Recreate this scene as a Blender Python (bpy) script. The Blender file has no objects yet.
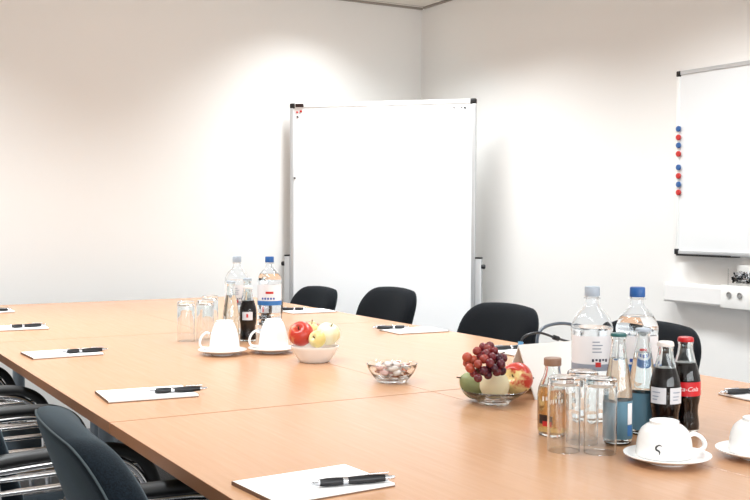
import bpy, bmesh, math, random
from mathutils import Vector, Matrix
random.seed(7)
COL = bpy.context.scene.collection
PI = math.pi
TZ = 0.73                                   # table top height

# ------------------------------------------------------------------ helpers
def link(o, parent=None):
    COL.objects.link(o)
    if parent is not None:
        o.parent = parent
    return o

def obj(name, bm, mats, parent=None, smooth=True, loc=None, rot=None, angle=40):
    me = bpy.data.meshes.new(name)
    bmesh.ops.recalc_face_normals(bm, faces=bm.faces)
    bm.to_mesh(me); bm.free()
    if not isinstance(mats, (list, tuple)):
        mats = [mats]
    for m in mats:
        me.materials.append(m)
    if smooth:
        for p in me.polygons:
            p.use_smooth = True
        try:
            me.set_sharp_from_angle(angle=math.radians(angle))
        except Exception:
            pass
    o = bpy.data.objects.new(name, me)
    if loc is not None: o.location = loc
    if rot is not None: o.rotation_euler = rot
    return link(o, parent)

def tag(o, label, cat, group=None):
    o['label'] = label; o['category'] = cat
    if group: o['group'] = group
    return o

def thing(name, label, cat, loc=(0, 0, 0), rz=0, group=None):
    o = bpy.data.objects.new(name, None)
    o.empty_display_size = 0.05
    o.location = loc; o.rotation_euler = (0, 0, rz)
    link(o)
    return tag(o, label, cat, group)

def struct(name, bm, mat, parent=None, smooth=False, loc=None):
    o = obj(name, bm, mat, parent, smooth, loc)
    if parent is None:
        o['kind'] = 'structure'
    return o

def kids(o):
    return [c for c in bpy.data.objects if c.parent == o]

def dup(root, loc, rz, label=None, group=None, parent=None):
    r = root.copy(); COL.objects.link(r)
    if parent is None:
        r.location = loc; r.rotation_euler = (0, 0, rz)
        if label: r['label'] = label
        if group: r['group'] = group
    else:
        r.parent = parent
    for c in kids(root):
        dup(c, None, None, parent=r)
    return r

def add_box(bm, c, s, bev=0.0, seg=2, rot=None):
    r = bmesh.ops.create_cube(bm, size=1.0)
    vs = r['verts']
    bmesh.ops.scale(bm, vec=Vector(s), verts=vs)
    if rot is not None:
        bmesh.ops.rotate(bm, cent=(0, 0, 0), matrix=rot, verts=vs)
    bmesh.ops.translate(bm, vec=Vector(c), verts=vs)
    if bev > 0:
        es = list({e for v in vs for e in v.link_edges})
        bmesh.ops.bevel(bm, geom=es, offset=bev, segments=seg, profile=0.6, affect='EDGES')
    return bm

def box(c, s, bev=0.0, seg=2, rot=None):
    return add_box(bmesh.new(), c, s, bev, seg, rot)

def add_lathe(bm, prof, seg=48, origin=(0, 0, 0), a0=0.0, a1=2 * PI):
    ox, oy, oz = origin
    full = abs(a1 - a0 - 2 * PI) < 1e-6
    n = seg if full else seg + 1
    rings = []
    for r, z in prof:
        if r < 1e-6:
            rings.append([bm.verts.new((ox, oy, oz + z))])
        else:
            rings.append([bm.verts.new((ox + r * math.cos(a0 + (a1 - a0) * k / seg),
                                        oy + r * math.sin(a0 + (a1 - a0) * k / seg), oz + z)) for k in range(n)])
    for A, B in zip(rings, rings[1:]):
        m = seg
        for k in range(m):
            k2 = (k + 1) % n
            if len(A) == 1 and len(B) == 1: continue
            if len(A) == 1: f = (A[0], B[k2], B[k])
            elif len(B) == 1: f = (A[k], A[k2], B[0])
            else: f = (A[k], A[k2], B[k2], B[k])
            try: bm.faces.new(f)
            except ValueError: pass
    return bm

def lathe(prof, seg=48, **k):
    return add_lathe(bmesh.new(), prof, seg, **k)

def spline(pts, n=8):
    P = [Vector(p) for p in pts]
    if len(P) < 3: return P
    out = []
    for i in range(len(P) - 1):
        p0 = P[i - 1] if i else P[0] * 2 - P[1]
        p1, p2 = P[i], P[i + 1]
        p3 = P[i + 2] if i + 2 < len(P) else P[-1] * 2 - P[-2]
        for k in range(n):
            t = k / n
            out.append(0.5 * ((2 * p1) + (p2 - p0) * t + (2 * p0 - 5 * p1 + 4 * p2 - p3) * t * t
                              + (3 * p1 - p0 - 3 * p2 + p3) * t ** 3))
    out.append(P[-1])
    return out

def add_tube(bm, pts, rad, seg=12, closed=False, flat=1.0, up=None):
    P = [Vector(p) for p in pts]; n = len(P)
    if not isinstance(rad, (list, tuple)): rad = [rad] * n
    T = []
    for i in range(n):
        a = P[i - 1] if (i or closed) else P[i]
        b = P[(i + 1) % n] if (i < n - 1 or closed) else P[i]
        T.append((b - a).normalized())
    u = Vector(up) if up else (Vector((0, 0, 1)) if abs(T[0].z) < 0.9 else Vector((1, 0, 0)))
    rings = []
    for i in range(n):
        u = (u - T[i] * u.dot(T[i])).normalized()
        v = T[i].cross(u)
        rings.append([bm.verts.new(P[i] + (u * math.cos(2 * PI * k / seg) * flat + v * math.sin(2 * PI * k / seg)) * rad[i])
                      for k in range(seg)])
    m = n if closed else n - 1
    for i in range(m):
        A, B = rings[i], rings[(i + 1) % n]
        for k in range(seg):
            bm.faces.new((A[k], A[(k + 1) % seg], B[(k + 1) % seg], B[k]))
    if not closed:
        bm.faces.new(rings[0][::-1]); bm.faces.new(rings[-1])
    return bm

def tube(pts, rad, seg=12, **k):
    return add_tube(bmesh.new(), pts, rad, seg, **k)

def band(r, z0, z1, a0, a1, seg=32, t=0.0004):
    """a thin curved sheet (a label) wrapped on a cylinder of radius r"""
    full = a1 - a0 > 2 * PI - 1e-3
    if full: a1 = a0 + 2 * PI
    bm = lathe([(r, z0), (r + t, z0), (r + t, z1), (r, z1), (r, z0)], seg, a0=a0, a1=a1)
    bmesh.ops.remove_doubles(bm, verts=bm.verts, dist=1e-7)
    return bm

# ------------------------------------------------------------------ materials
def srgb(r, g, b):
    f = lambda c: c / 12.92 if c <= 0.04045 else ((c + 0.055) / 1.055) ** 2.4
    return (f(r / 255), f(g / 255), f(b / 255), 1)

def setp(b, **k):
    for n, v in k.items():
        b.inputs[n.replace('_', ' ')].default_value = v

def mat(name, col, rough=0.5, **k):
    m = bpy.data.materials.new(name); m.use_nodes = True
    b = m.node_tree.nodes['Principled BSDF']
    b.inputs['Base Color'].default_value = col if len(col) == 4 else (*col, 1)
    b.inputs['Roughness'].default_value = rough
    setp(b, **k)
    return m

def N(m, t, **k):
    n = m.node_tree.nodes.new(t)
    for a, v in k.items():
        if a in n.inputs: n.inputs[a].default_value = v
        else: setattr(n, a, v)
    return n

def L(m, a, b): m.node_tree.links.new(a, b)
def P(m): return m.node_tree.nodes['Principled BSDF']

def ramp(m, stops):
    r = N(m, 'ShaderNodeValToRGB')
    while len(r.color_ramp.elements) < len(stops): r.color_ramp.elements.new(0.5)
    for e, (p, c) in zip(r.color_ramp.elements, stops):
        e.position = p; e.color = c
    return r

def bump(m, src, strength, dist):
    bp = N(m, 'ShaderNodeBump', Strength=strength, Distance=dist)
    L(m, src, bp.inputs['Height']); L(m, bp.outputs[0], P(m).inputs['Normal'])

def noise(m, scale, detail=2, rough=0.5, vec=None, scl=None):
    tc = N(m, 'ShaderNodeTexCoord')
    n = N(m, 'ShaderNodeTexNoise', Scale=scale, Detail=detail, Roughness=rough)
    if scl is not None:
        mp = N(m, 'ShaderNodeMapping'); mp.inputs['Scale'].default_value = scl
        L(m, tc.outputs['Object'], mp.inputs[0]); L(m, mp.outputs[0], n.inputs['Vector'])
    else:
        L(m, tc.outputs['Object'], n.inputs['Vector'])
    return n

M = {}
# walls: painted woodchip paper
m = M['wall'] = mat('wall_paint', srgb(236, 234, 231), 0.75)
n = noise(m, 160, 3); bump(m, n.outputs[0], 0.18, 0.002)
# ceiling: mineral tiles in a grid
m = M['ceiling'] = mat('ceiling_tiles', srgb(228, 224, 216), 0.9)
tc = N(m, 'ShaderNodeTexCoord'); br = N(m, 'ShaderNodeTexBrick')
br.offset = 0.0
for kk, vv in dict(Scale=1.0).items(): br.inputs[kk].default_value = vv
br.inputs['Mortar Size'].default_value = 0.006; br.inputs['Brick Width'].default_value = 0.625; br.inputs['Row Height'].default_value = 0.625
br.inputs['Color1'].default_value = srgb(226, 222, 214); br.inputs['Color2'].default_value = srgb(230, 226, 218); br.inputs['Mortar'].default_value = srgb(170, 164, 156)
mp = N(m, 'ShaderNodeMapping'); mp.inputs['Location'].default_value = (0.2, 0.27, 0)
L(m, tc.outputs['Object'], mp.inputs[0]); L(m, mp.outputs[0], br.inputs['Vector']); L(m, br.outputs['Color'], P(m).inputs['Base Color'])
# carpet
m = M['carpet'] = mat('grey_carpet', srgb(70, 72, 76), 1.0)
n = noise(m, 260, 3, 0.7); r = ramp(m, [(0.3, srgb(52, 54, 58)), (0.5, srgb(116, 118, 122)), (0.7, srgb(182, 182, 184))])
L(m, n.outputs[0], r.inputs[0]); L(m, r.outputs[0], P(m).inputs['Base Color']); bump(m, n.outputs[0], 0.6, 0.004)
# beech laminate
m = M['beech'] = mat('beech_laminate', srgb(222, 170, 120), 0.27)
P(m).inputs['Specular IOR Level'].default_value = 0.75
n = noise(m, 6, 5, 0.6, scl=(14, 0.8, 8)); r = ramp(m, [(0.25, srgb(190, 144, 106)), (0.55, srgb(195, 149, 112)), (0.8, srgb(199, 154, 118))])
L(m, n.outputs[0], r.inputs[0]); L(m, r.outputs[0], P(m).inputs['Base Color'])
M['beech_edge_shade'] = mat('shaded_beech_edge', srgb(176, 118, 76), 0.45)  # darker brown: shade on the unlit table edges put into the colour
M['under'] = mat('chipboard_underside', srgb(190, 160, 120), 0.8)
M['grey_metal'] = mat('grey_lacquered_steel', srgb(138, 150, 162), 0.4, Metallic=0.35)
M['chrome'] = mat('chrome', (0.9, 0.9, 0.91, 1), 0.16, Metallic=1.0)
M['alu'] = mat('anodised_aluminium', srgb(206, 208, 210), 0.38, Metallic=0.55)
M['alu_white'] = mat('white_lacquered_profile', srgb(240, 240, 238), 0.35)
M['black_plastic'] = mat('black_plastic', srgb(20, 20, 22), 0.45)
M['arm_plastic'] = mat('black_arm_plastic', srgb(13, 13, 14), 0.5)
M['wall_enamel'] = mat('grey_white_enamel', srgb(232, 234, 235), 0.25)
M['whiteboard'] = mat('whiteboard_enamel', srgb(246, 247, 248), 0.25)
M['white_plastic'] = mat('white_plastic', srgb(240, 239, 236), 0.4)
M['duct'] = mat('white_trunking', srgb(238, 236, 234), 0.45)
# upholstery
def cloth(name, c1, c2, sheen):
    m = mat(name, c1, 0.95)
    n = noise(m, 420, 2, 0.6); r = ramp(m, [(0.35, c1), (0.7, c2)])
    L(m, n.outputs[0], r.inputs[0]); L(m, r.outputs[0], P(m).inputs['Base Color']); bump(m, n.outputs[0], 0.25, 0.001)
    setp(P(m), Sheen_Weight=sheen, Sheen_Roughness=0.4, Sheen_Tint=(0.62, 0.78, 0.88, 1))
    P(m).inputs['Specular IOR Level'].default_value = 0.15
    return m
M['cloth'] = cloth('black_wool_cloth', srgb(13, 15, 18), srgb(26, 29, 34), 0.03)
M['cloth_blue_lit'] = cloth('blue_lit_wool_cloth', srgb(10, 15, 21), srgb(24, 34, 42), 0.22)  # dark cloth with blue daylight put into its tone and sheen
M['piping'] = mat('seam_piping', srgb(70, 80, 84), 0.9)
M['piping_dark'] = mat('dark_piping', srgb(26, 28, 32), 0.8)
M['china'] = mat('white_china', srgb(244, 243, 241), 0.16, Coat_Weight=0.3, Coat_Roughness=0.05)
M['paper'] = mat('white_paper', srgb(250, 250, 250), 0.75)
M['board_back'] = mat('grey_cardboard', srgb(128, 100, 80), 0.85)
M['pen_black'] = mat('black_pen_barrel', srgb(12, 13, 19), 0.35)
M['silver'] = mat('silver_plastic', srgb(200, 202, 206), 0.22, Metallic=0.9)
def glass(name, col=(1, 1, 1, 1), ior=1.45, rough=0.0):
    return mat(name, col, rough, Transmission_Weight=1.0, IOR=ior)
M['glass'] = glass('clear_glass', (0.97, 0.985, 0.985, 1), 1.47)
M['glass_bottle'] = glass('bottle_glass', (0.93, 0.97, 0.97, 1), 1.47)
M['pet'] = glass('clear_bottle_plastic', (0.97, 0.985, 1, 1), 1.3)
M['water'] = glass('mineral_water', (0.97, 0.99, 1, 1), 1.33)
M['cola'] = mat('cola', srgb(22, 5, 4), 0.1)
P(M['cola']).inputs['Specular IOR Level'].default_value = 0.15
M['juice'] = mat('apple_juice', srgb(232, 178, 108), 0.05, Transmission_Weight=0.9, IOR=1.35)
M['cap_blue'] = mat('blue_cap', srgb(36, 92, 160), 0.4)
M['cap_pale'] = mat('pale_grey_cap', srgb(172, 182, 194), 0.4)
M['cap_red'] = mat('red_crown_cap', srgb(196, 30, 34), 0.3)
M['cap_white'] = mat('white_crown_cap', srgb(232, 226, 222), 0.3)
M['cap_teal'] = mat('teal_crown_cap', srgb(28, 92, 92), 0.35)
M['cap_brown'] = mat('brown_cap', srgb(146, 112, 92), 0.4)
M['label_white'] = mat('white_label', srgb(240, 238, 240), 0.5)
M['label_grey'] = mat('grey_label_band', srgb(150, 158, 172), 0.5)
M['label_silver'] = mat('silver_label', srgb(216, 216, 220), 0.35)
M['label_red'] = mat('red_label', srgb(206, 24, 34), 0.4)
M['label_blue'] = mat('blue_label', srgb(52, 116, 184), 0.4)
M['label_teal'] = mat('teal_label', srgb(88, 128, 148), 0.45)
M['label_dark'] = mat('dark_label', srgb(44, 22, 18), 0.5)
M['ink_dark'] = mat('dark_print', srgb(50, 54, 74), 0.6)
M['ink_red'] = mat('red_print', srgb(200, 44, 40), 0.6)
M['ink_orange'] = mat('orange_print', srgb(228, 130, 90), 0.6)
M['ink_blue'] = mat('blue_print', srgb(48, 84, 170), 0.6)
M['ink_white'] = mat('white_print', srgb(246, 244, 244), 0.6)
M['cable'] = mat('black_cable', srgb(30, 33, 38), 0.35)
M['cable_grey'] = mat('slate_cable', srgb(78, 88, 100), 0.35)
M['plug_blue'] = mat('blue_plug', srgb(96, 160, 206), 0.4)
M['mag_blue'] = mat('blue_magnet', srgb(46, 92, 150), 0.35)
M['mag_red'] = mat('red_magnet', srgb(190, 44, 40), 0.35)
M['socket_grey'] = mat('socket_grey', srgb(150, 148, 146), 0.4)
M['stem'] = mat('woody_stem', srgb(84, 60, 36), 0.8)

def fruit_mat(name, base, blush, lo, hi, scale=9, rough=0.3, streak=(1, 1, 0.35), axis='X', blush_at=0.0, mult=13.0):
    """two skin colours: a blush on one flank of the fruit, streaked"""
    m = mat(name, base, rough)
    tc = N(m, 'ShaderNodeTexCoord'); sp = N(m, 'ShaderNodeSeparateXYZ'); L(m, tc.outputs['Object'], sp.inputs[0])
    n = noise(m, scale * 6, 3, 0.6, scl=streak)
    mul = N(m, 'ShaderNodeMath', operation='MULTIPLY_ADD'); mul.inputs[1].default_value = mult; mul.inputs[2].default_value = blush_at
    L(m, sp.outputs[axis], mul.inputs[0])
    add = N(m, 'ShaderNodeMath', operation='ADD'); L(m, mul.outputs[0], add.inputs[0]); L(m, n.outputs[0], add.inputs[1])
    r = ramp(m, [(lo, base), (hi, blush)]); L(m, add.outputs[0], r.inputs[0]); L(m, r.outputs[0], P(m).inputs['Base Color'])
    setp(P(m), Subsurface_Weight=0.08, Subsurface_Scale=0.01)
    return m
M['apple_red'] = fruit_mat('red_apple_skin', srgb(234, 182, 112), srgb(190, 58, 42), 0.25, 0.6, blush_at=0.2, mult=6.0)
M['apple_two'] = fruit_mat('red_yellow_apple_skin', srgb(240, 214, 150), srgb(200, 60, 44), 0.46, 0.60, blush_at=0.0, axis='Y', mult=4.0, scale=6)
M['apple_pale'] = fruit_mat('pale_yellow_apple_skin', srgb(236, 226, 172), srgb(224, 206, 130), 0.3, 0.8)
M['apple_white'] = fruit_mat('whitish_apple_skin', srgb(238, 234, 206), srgb(226, 216, 160), 0.3, 0.9)
M['pear_cream'] = fruit_mat('cream_pear_skin', srgb(232, 222, 186), srgb(208, 190, 138), 0.3, 0.9, rough=0.4)
M['pear_green'] = fruit_mat('green_pear_skin', srgb(152, 160, 112), srgb(128, 138, 92), 0.3, 0.9, rough=0.4)
m = M['grape'] = mat('red_grape_skin', srgb(120, 30, 36), 0.25, Subsurface_Weight=0.25, Subsurface_Scale=0.006)
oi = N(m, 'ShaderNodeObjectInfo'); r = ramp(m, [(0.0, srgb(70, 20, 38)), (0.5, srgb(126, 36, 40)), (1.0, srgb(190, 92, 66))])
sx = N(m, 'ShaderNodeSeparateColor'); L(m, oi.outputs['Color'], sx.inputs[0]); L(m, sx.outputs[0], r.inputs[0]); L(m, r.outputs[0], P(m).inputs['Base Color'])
M['wrap_white'] = mat('white_sweet_wrapper', srgb(240, 234, 230), 0.25, Coat_Weight=0.5)
M['wrap_pink'] = mat('pink_sweet_wrapper', srgb(236, 196, 190), 0.25, Coat_Weight=0.5)
M['wrap_brown'] = mat('brown_sweet_wrapper', srgb(176, 104, 70), 0.25, Coat_Weight=0.5)
M['lamp'] = mat('lamp_diffuser', (0.9, 0.9, 0.9, 1), 0.5)

# ------------------------------------------------------------------ camera
F = 1041.34
yaw, pitch, roll = math.radians(29.822), math.radians(1.8458), math.radians(0.1884)
CAM = Vector((-1.3936, -2.1462, 1.1608))
fw = Vector((math.sin(yaw) * math.cos(pitch), math.cos(yaw) * math.cos(pitch), -math.sin(pitch)))
ri = Vector((math.cos(yaw), -math.sin(yaw), 0)); up = ri.cross(fw)
r2 = ri * math.cos(roll) + up * math.sin(roll); u2 = -ri * math.sin(roll) + up * math.cos(roll)
cd = bpy.data.cameras.new('camera'); cam = bpy.data.objects.new('camera', cd); COL.objects.link(cam)
cam.matrix_world = Matrix(((r2.x, u2.x, -fw.x, CAM.x), (r2.y, u2.y, -fw.y, CAM.y), (r2.z, u2.z, -fw.z, CAM.z), (0, 0, 0, 1)))
cd.sensor_width = 36; cd.lens = F / 750 * 36; cd.clip_start = 0.05
bpy.context.scene.camera = cam

# ------------------------------------------------------------------ the room
W, B, H = 2.197, 3.529, 2.493
XL, YN = -2.7, -4.2
struct('floor', box(((XL + W) / 2, (YN + B) / 2, -0.05), (W - XL, B - YN, 0.1)), M['carpet'])
struct('ceiling', box(((XL + W) / 2, (YN + B) / 2, H + 0.05), (W - XL, B - YN, 0.1)), M['ceiling'])
struct('wall_back', box(((XL + W) / 2, B + 0.05, H / 2), (W - XL + 0.2, 0.1, H)), M['wall'])
struct('wall_right', box((W + 0.05, (YN + B) / 2, H / 2), (0.1, B - YN, H)), M['wall'])
struct('wall_left', box((XL - 0.05, (YN + B) / 2, H / 2), (0.1, B - YN, H)), M['wall'])
WX0, WX1, WZ0, WZ1 = -2.3, 1.8, 0.85, 2.2            # the window behind the camera
bm = bmesh.new()
add_box(bm, ((XL + W) / 2, YN - 0.05, WZ0 / 2), (W - XL + 0.2, 0.1, WZ0))
add_box(bm, ((XL + W) / 2, YN - 0.05, (WZ1 + H) / 2), (W - XL + 0.2, 0.1, H - WZ1))
add_box(bm, ((XL - 0.1 + WX0) / 2, YN - 0.05, (WZ0 + WZ1) / 2), (WX0 - XL + 0.1, 0.1, WZ1 - WZ0))
add_box(bm, ((W + 0.1 + WX1) / 2, YN - 0.05, (WZ0 + WZ1) / 2), (W + 0.1 - WX1, 0.1, WZ1 - WZ0))
struct('wall_front', bm, M['wall'])
bm = bmesh.new()
xm, zm = (WX0 + WX1) / 2, (WZ0 + WZ1) / 2
for z in (WZ0 + 0.03, WZ1 - 0.03): add_box(bm, (xm, YN - 0.05, z), (WX1 - WX0, 0.07, 0.06))
for k in range(4): add_box(bm, (WX0 + 0.03 + (WX1 - WX0 - 0.06) * k / 3, YN - 0.05, zm), (0.06, 0.07, WZ1 - WZ0 - 0.12))
win = struct('window_1', bm, M['white_plastic'])
pm = bpy.data.materials.new('window_pane'); pm.use_nodes = True
nt = pm.node_tree; nt.nodes.remove(nt.nodes['Principled BSDF'])
tr = nt.nodes.new('ShaderNodeBsdfTransparent'); gl = nt.nodes.new('ShaderNodeBsdfGlossy'); mx = nt.nodes.new('ShaderNodeMixShader')
gl.inputs['Roughness'].default_value = 0.02; mx.inputs[0].default_value = 0.06
nt.links.new(tr.outputs[0], mx.inputs[1]); nt.links.new(gl.outputs[0], mx.inputs[2]); nt.links.new(mx.outputs[0], nt.nodes['Material Output'].inputs[0])
struct('pane', box((xm, YN - 0.05, zm), (WX1 - WX0 - 0.1, 0.008, WZ1 - WZ0 - 0.1)), pm, win)
ld = bpy.data.lights.new('daylight', 'AREA'); ld.shape = 'RECTANGLE'; ld.size = WX1 - WX0; ld.size_y = WZ1 - WZ0
ld.energy = 112; ld.color = (0.93, 0.97, 1.0)
lo = bpy.data.objects.new('daylight', ld); lo.location = (xm, YN - 0.16, zm); lo.rotation_euler = (PI / 2, 0, 0); link(lo)
M['trim'] = mat('cove_shadow_trim', srgb(150, 142, 134), 0.6)  # angle trim, its dark grey painted as the cove's shadow line
struct('trim_1', box(((XL + W) / 2, B - 0.008, H - 0.006), (W - XL, 0.016, 0.012)), M['trim'])
struct('trim_2', box((W - 0.008, (YN + B) / 2 - 0.02, H - 0.006), (0.016, B - YN - 0.04, 0.012)), M['trim'])

# ceiling lamps (above the frame): recessed louvre luminaires
def ceiling_lamp(x, y, power, label):
    t = thing('ceiling_light', label, 'lamp', (x, y, H), 0, 'recessed ceiling luminaires')
    bm = bmesh.new()
    for c, s in (((0.16, 0, -0.006), (0.02, 1.24, 0.012)), ((-0.16, 0, -0.006), (0.02, 1.24, 0.012)),
                 ((0, 0.61, -0.006), (0.30, 0.02, 0.012)), ((0, -0.61, -0.006), (0.30, 0.02, 0.012))):
        add_box(bm, c, s)
    obj('frame', bm, M['white_plastic'], t, smooth=False)
    obj('diffuser', box((0, 0, -0.002), (0.30, 1.20, 0.004)), M['lamp'], t, smooth=False)
    ld = bpy.data.lights.new('luminaire', 'AREA'); ld.shape = 'RECTANGLE'; ld.size = 0.29; ld.size_y = 1.18
    ld.energy = power; ld.color = (0.925, 0.975, 1.0); ld.spread = math.radians(126)
    lo = bpy.data.objects.new('luminaire', ld); lo.location = (0, 0, -0.0065); link(lo, t)

POW = 25.5
for x, y, p, w in ((1.3, 2.55, 1.1, 'over the mobile whiteboard'), (1.3, 0.7, 1.0, 'over the chairs by the wall board'),
                   (-0.9, 2.2, 1.15, 'over the far place settings'), (-0.9, 0.4, 0.75, 'over the near seats'),
                   (1.3, -1.3, 0.4, 'over the end of the tables, beside the wall board'), (-0.9, -1.5, 0.35, 'over the camera end of the room')):
    ceiling_lamp(x, y, POW * p, 'recessed white ceiling light ' + w)

# ------------------------------------------------------------------ tables
def table(x, y, label):
    """top 0.8 x 1.54 on two T legs"""
    t = thing('conference_table', label, 'table', (x, y, 0), 0, 'beech tables pushed together')
    bm = box((0, 0, TZ - 0.0125), (0.7988, 1.5355, 0.025), 0.0012, 2)
    bm.normal_update()
    for f in bm.faces:
        f.material_index = 0 if f.normal.z > 0.3 else (2 if f.normal.z < -0.3 else 1)
    obj('tabletop', bm, [M['beech'], M['beech_edge_shade'], M['under']], t, smooth=False)
    inset = 0.65 if x > 0 else 0.715
    for s in (-1, 1):
        obj('leg', tube([(0, s * inset, 0.055), (0, s * inset, TZ - 0.045)], 0.028, 20), M['grey_metal'], t)
        obj('foot', box((0, s * inset, 0.0325), (0.70, 0.06, 0.045), 0.008), M['grey_metal'], t)
        obj('bracket', box((0, s * inset, TZ - 0.035), (0.6, 0.05, 0.02), 0.003), M['grey_metal'], t)
        for q in (-1, 1):
            obj('glide', lathe([(0, 0), (0.018, 0), (0.018, 0.012), (0, 0.012)], 16, origin=(q * 0.31, s * inset, 0)), M['black_plastic'], t)
    obj('rail', box((0, 0, TZ - 0.055), (0.04, 2 * inset - 0.03, 0.025), 0.003), M['grey_metal'], t)
    return t
for x, y, l in ((-0.4, -0.77, 'nearest beech table top, bearing the pad close to the blue-lit black chair'),
                (0.4, -0.77, 'beech table top under the right-hand cup, with a pad cut by the frame edge'),
                (-0.4, 0.77, 'beech table top beside the left chairs, bearing two pads with pens'),
                (0.4, 0.77, 'beech table top between the candy bowl and the black chairs'),
                (-0.4, 2.31, 'farthest beech table top on the left, touching the back of the room'),
                (0.4, 2.31, 'beech table top in front of the mobile whiteboard, with one pad')):
    table(x, y, l)

# ------------------------------------------------------------------ chairs
def rounded_outline(w_top, w_bot, h, r_top, r_bot, arch=0.0, n=9):
    """closed outline (y, z), z from 0 to h, round corners"""
    pts = []
    def arc(cy, cz, r, a0, a1):
        for k in range(n + 1):
            a = a0 + (a1 - a0) * k / n
            pts.append((cy + r * math.cos(a), cz + r * math.sin(a)))
    arc(w_top / 2 - r_top, h - r_top, r_top, 0, PI / 2)
    for k in range(1, 8):
        s = 1 - 2 * k / 8; pts.append((s * (w_top / 2 - r_top), h + arch * (1 - s * s)))
    arc(-w_top / 2 + r_top, h - r_top, r_top, PI / 2, PI)
    for k in range(1, 6):
        s = k / 6; pts.append((-(w_top + (w_bot - w_top) * s) / 2, (h - r_top) * (1 - s) + r_bot * s))
    arc(-w_bot / 2 + r_bot, r_bot, r_bot, PI, 1.5 * PI)
    for k in range(1, 8):
        s = -1 + 2 * k / 8; pts.append((s * (w_bot / 2 - r_bot), 0))
    arc(w_bot / 2 - r_bot, r_bot, r_bot, -PI / 2, 0)
    for k in range(1, 6):
        s = k / 6; pts.append(((w_bot + (w_top - w_bot) * s) / 2, r_bot * (1 - s) + (h - r_top) * s))
    return pts

def pad_mesh(outline, rings, fmap):
    """cushion from an outline: rings = (scale, depth); fmap(y, z, depth) -> point"""
    bm = bmesh.new()
    cy = sum(p[0] for p in outline) / len(outline); cz = (max(p[1] for p in outline) + min(p[1] for p in outline)) / 2
    R = []
    for s, d in rings:
        if s == 0: R.append([bm.verts.new(fmap(cy, cz, d))])
        else: R.append([bm.verts.new(fmap(cy + (y - cy) * s, cz + (z - cz) * s, d)) for y, z in outline])
    n = len(outline)
    for A, Bq in zip(R, R[1:]):
        for k in range(n):
            k2 = (k + 1) % n
            if len(A) == 1: bm.faces.new((A[0], Bq[k2], Bq[k]))
            elif len(Bq) == 1: bm.faces.new((A[k], A[k2], Bq[0]))
            else: bm.faces.new((A[k], A[k2], Bq[k2], Bq[k]))
    return bm

BACK_H, BACK_Z = 0.34, 0.49
BZ = [BACK_Z]
def back_map(y, z, d):
    zz = z / BACK_H
    x = -0.235 - 0.085 * zz - 0.02 * zz * zz + 0.55 * y * y       # reclined, hugging the sitter
    return (x + (d * THICK[0] if d > 0 else d), y, BZ[0] + z)
RINGS = [(0, 0.030), (0.35, 0.030), (0.7, 0.028), (0.88, 0.024), (0.95, 0.018), (0.985, 0.009), (1.0, -0.004),
         (0.99, -0.017), (0.965, -0.024), (0.9, -0.027), (0.6, -0.028), (0, -0.028)]

THICK = [1.0]
def make_chair(clothm, pipem, label):
    t = thing('conference_chair', label, 'chair', (0, 0, 0), 0, 'black conference chairs')
    ol = rounded_outline(0.46, 0.48, BACK_H, 0.105, 0.06, 0.006)
    bk = obj('backrest', pad_mesh(ol, RINGS, back_map), clothm, t, angle=60)
    bk_pts = [back_map(y * 0.972, (z - BACK_H / 2) * 0.972 + BACK_H / 2, -0.0235) for y, z in ol]
    obj('piping', tube(bk_pts, 0.0017, 6, closed=True), pipem, bk)
    so = rounded_outline(0.47, 0.44, 0.46, 0.08, 0.06)
    smap = lambda y, z, d: (0.22 - z if False else -0.24 + z, y, 0.445 + d - 0.05 * max(0, (z - 0.34)) )
    obj('seat', pad_mesh(so, RINGS, smap), clothm, t, angle=60)
    obj('seat_shell', box((-0.01, 0, 0.409), (0.40, 0.40, 0.012), 0.004), M['black_plastic'], t)
    for s in (-1, 1):
        y = s * 0.262
        # rear upright, from the back down to the rear leg
        obj('leg', tube(spline([(-0.262, y, 0.66), (-0.245, y, 0.46), (-0.255, y, 0.36), (-0.33, y, 0.0)], 8), 0.0105, 12), M['chrome'], t)
        obj('leg', tube(spline([(0.02, y, 0.425), (0.12, y, 0.425), (0.165, y, 0.40), (0.185, y, 0.30), (0.20, y, 0.0)], 8), 0.0105, 12), M['chrome'], t)
        obj('seat_rail', tube([(-0.245, y, 0.425), (0.06, y, 0.425)], 0.0105, 12), M['chrome'], t)
        fr = obj('arm_tube', tube(spline([(-0.262, y, 0.645), (-0.15, y, 0.650), (-0.06, y, 0.650), (0.0, y, 0.638), (0.04, y, 0.605), (0.06, y, 0.55), (0.062, y, 0.425)], 8), 0.009, 12), M['chrome'], t)
        obj('armrest', tube(spline([(-0.285, y, 0.660), (-0.20, y, 0.668), (-0.06, y, 0.669), (0.005, y, 0.660), (0.052, y, 0.630), (0.078, y, 0.575), (0.082, y, 0.54)], 8), 0.021, 14, flat=0.65), M['arm_plastic'], t)
        for zr in (0.628, 0.600, 0.565):
            obj('side_rail', tube([(-0.258, y, zr), (0.035 if zr > 0.6 else 0.05, y, zr)], 0.0065, 10), M['chrome'], t)
        obj('back_bracket', tube([(-0.262, y, 0.56), (-0.255, s * 0.21, 0.56)], 0.009, 10), M['chrome'], t)
    for xq in (-0.2, 0.06):
        obj('crossbar', tube([(xq, -0.262, 0.418), (xq, 0.262, 0.418)], 0.008, 10), M['chrome'], t)
    return t

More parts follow.
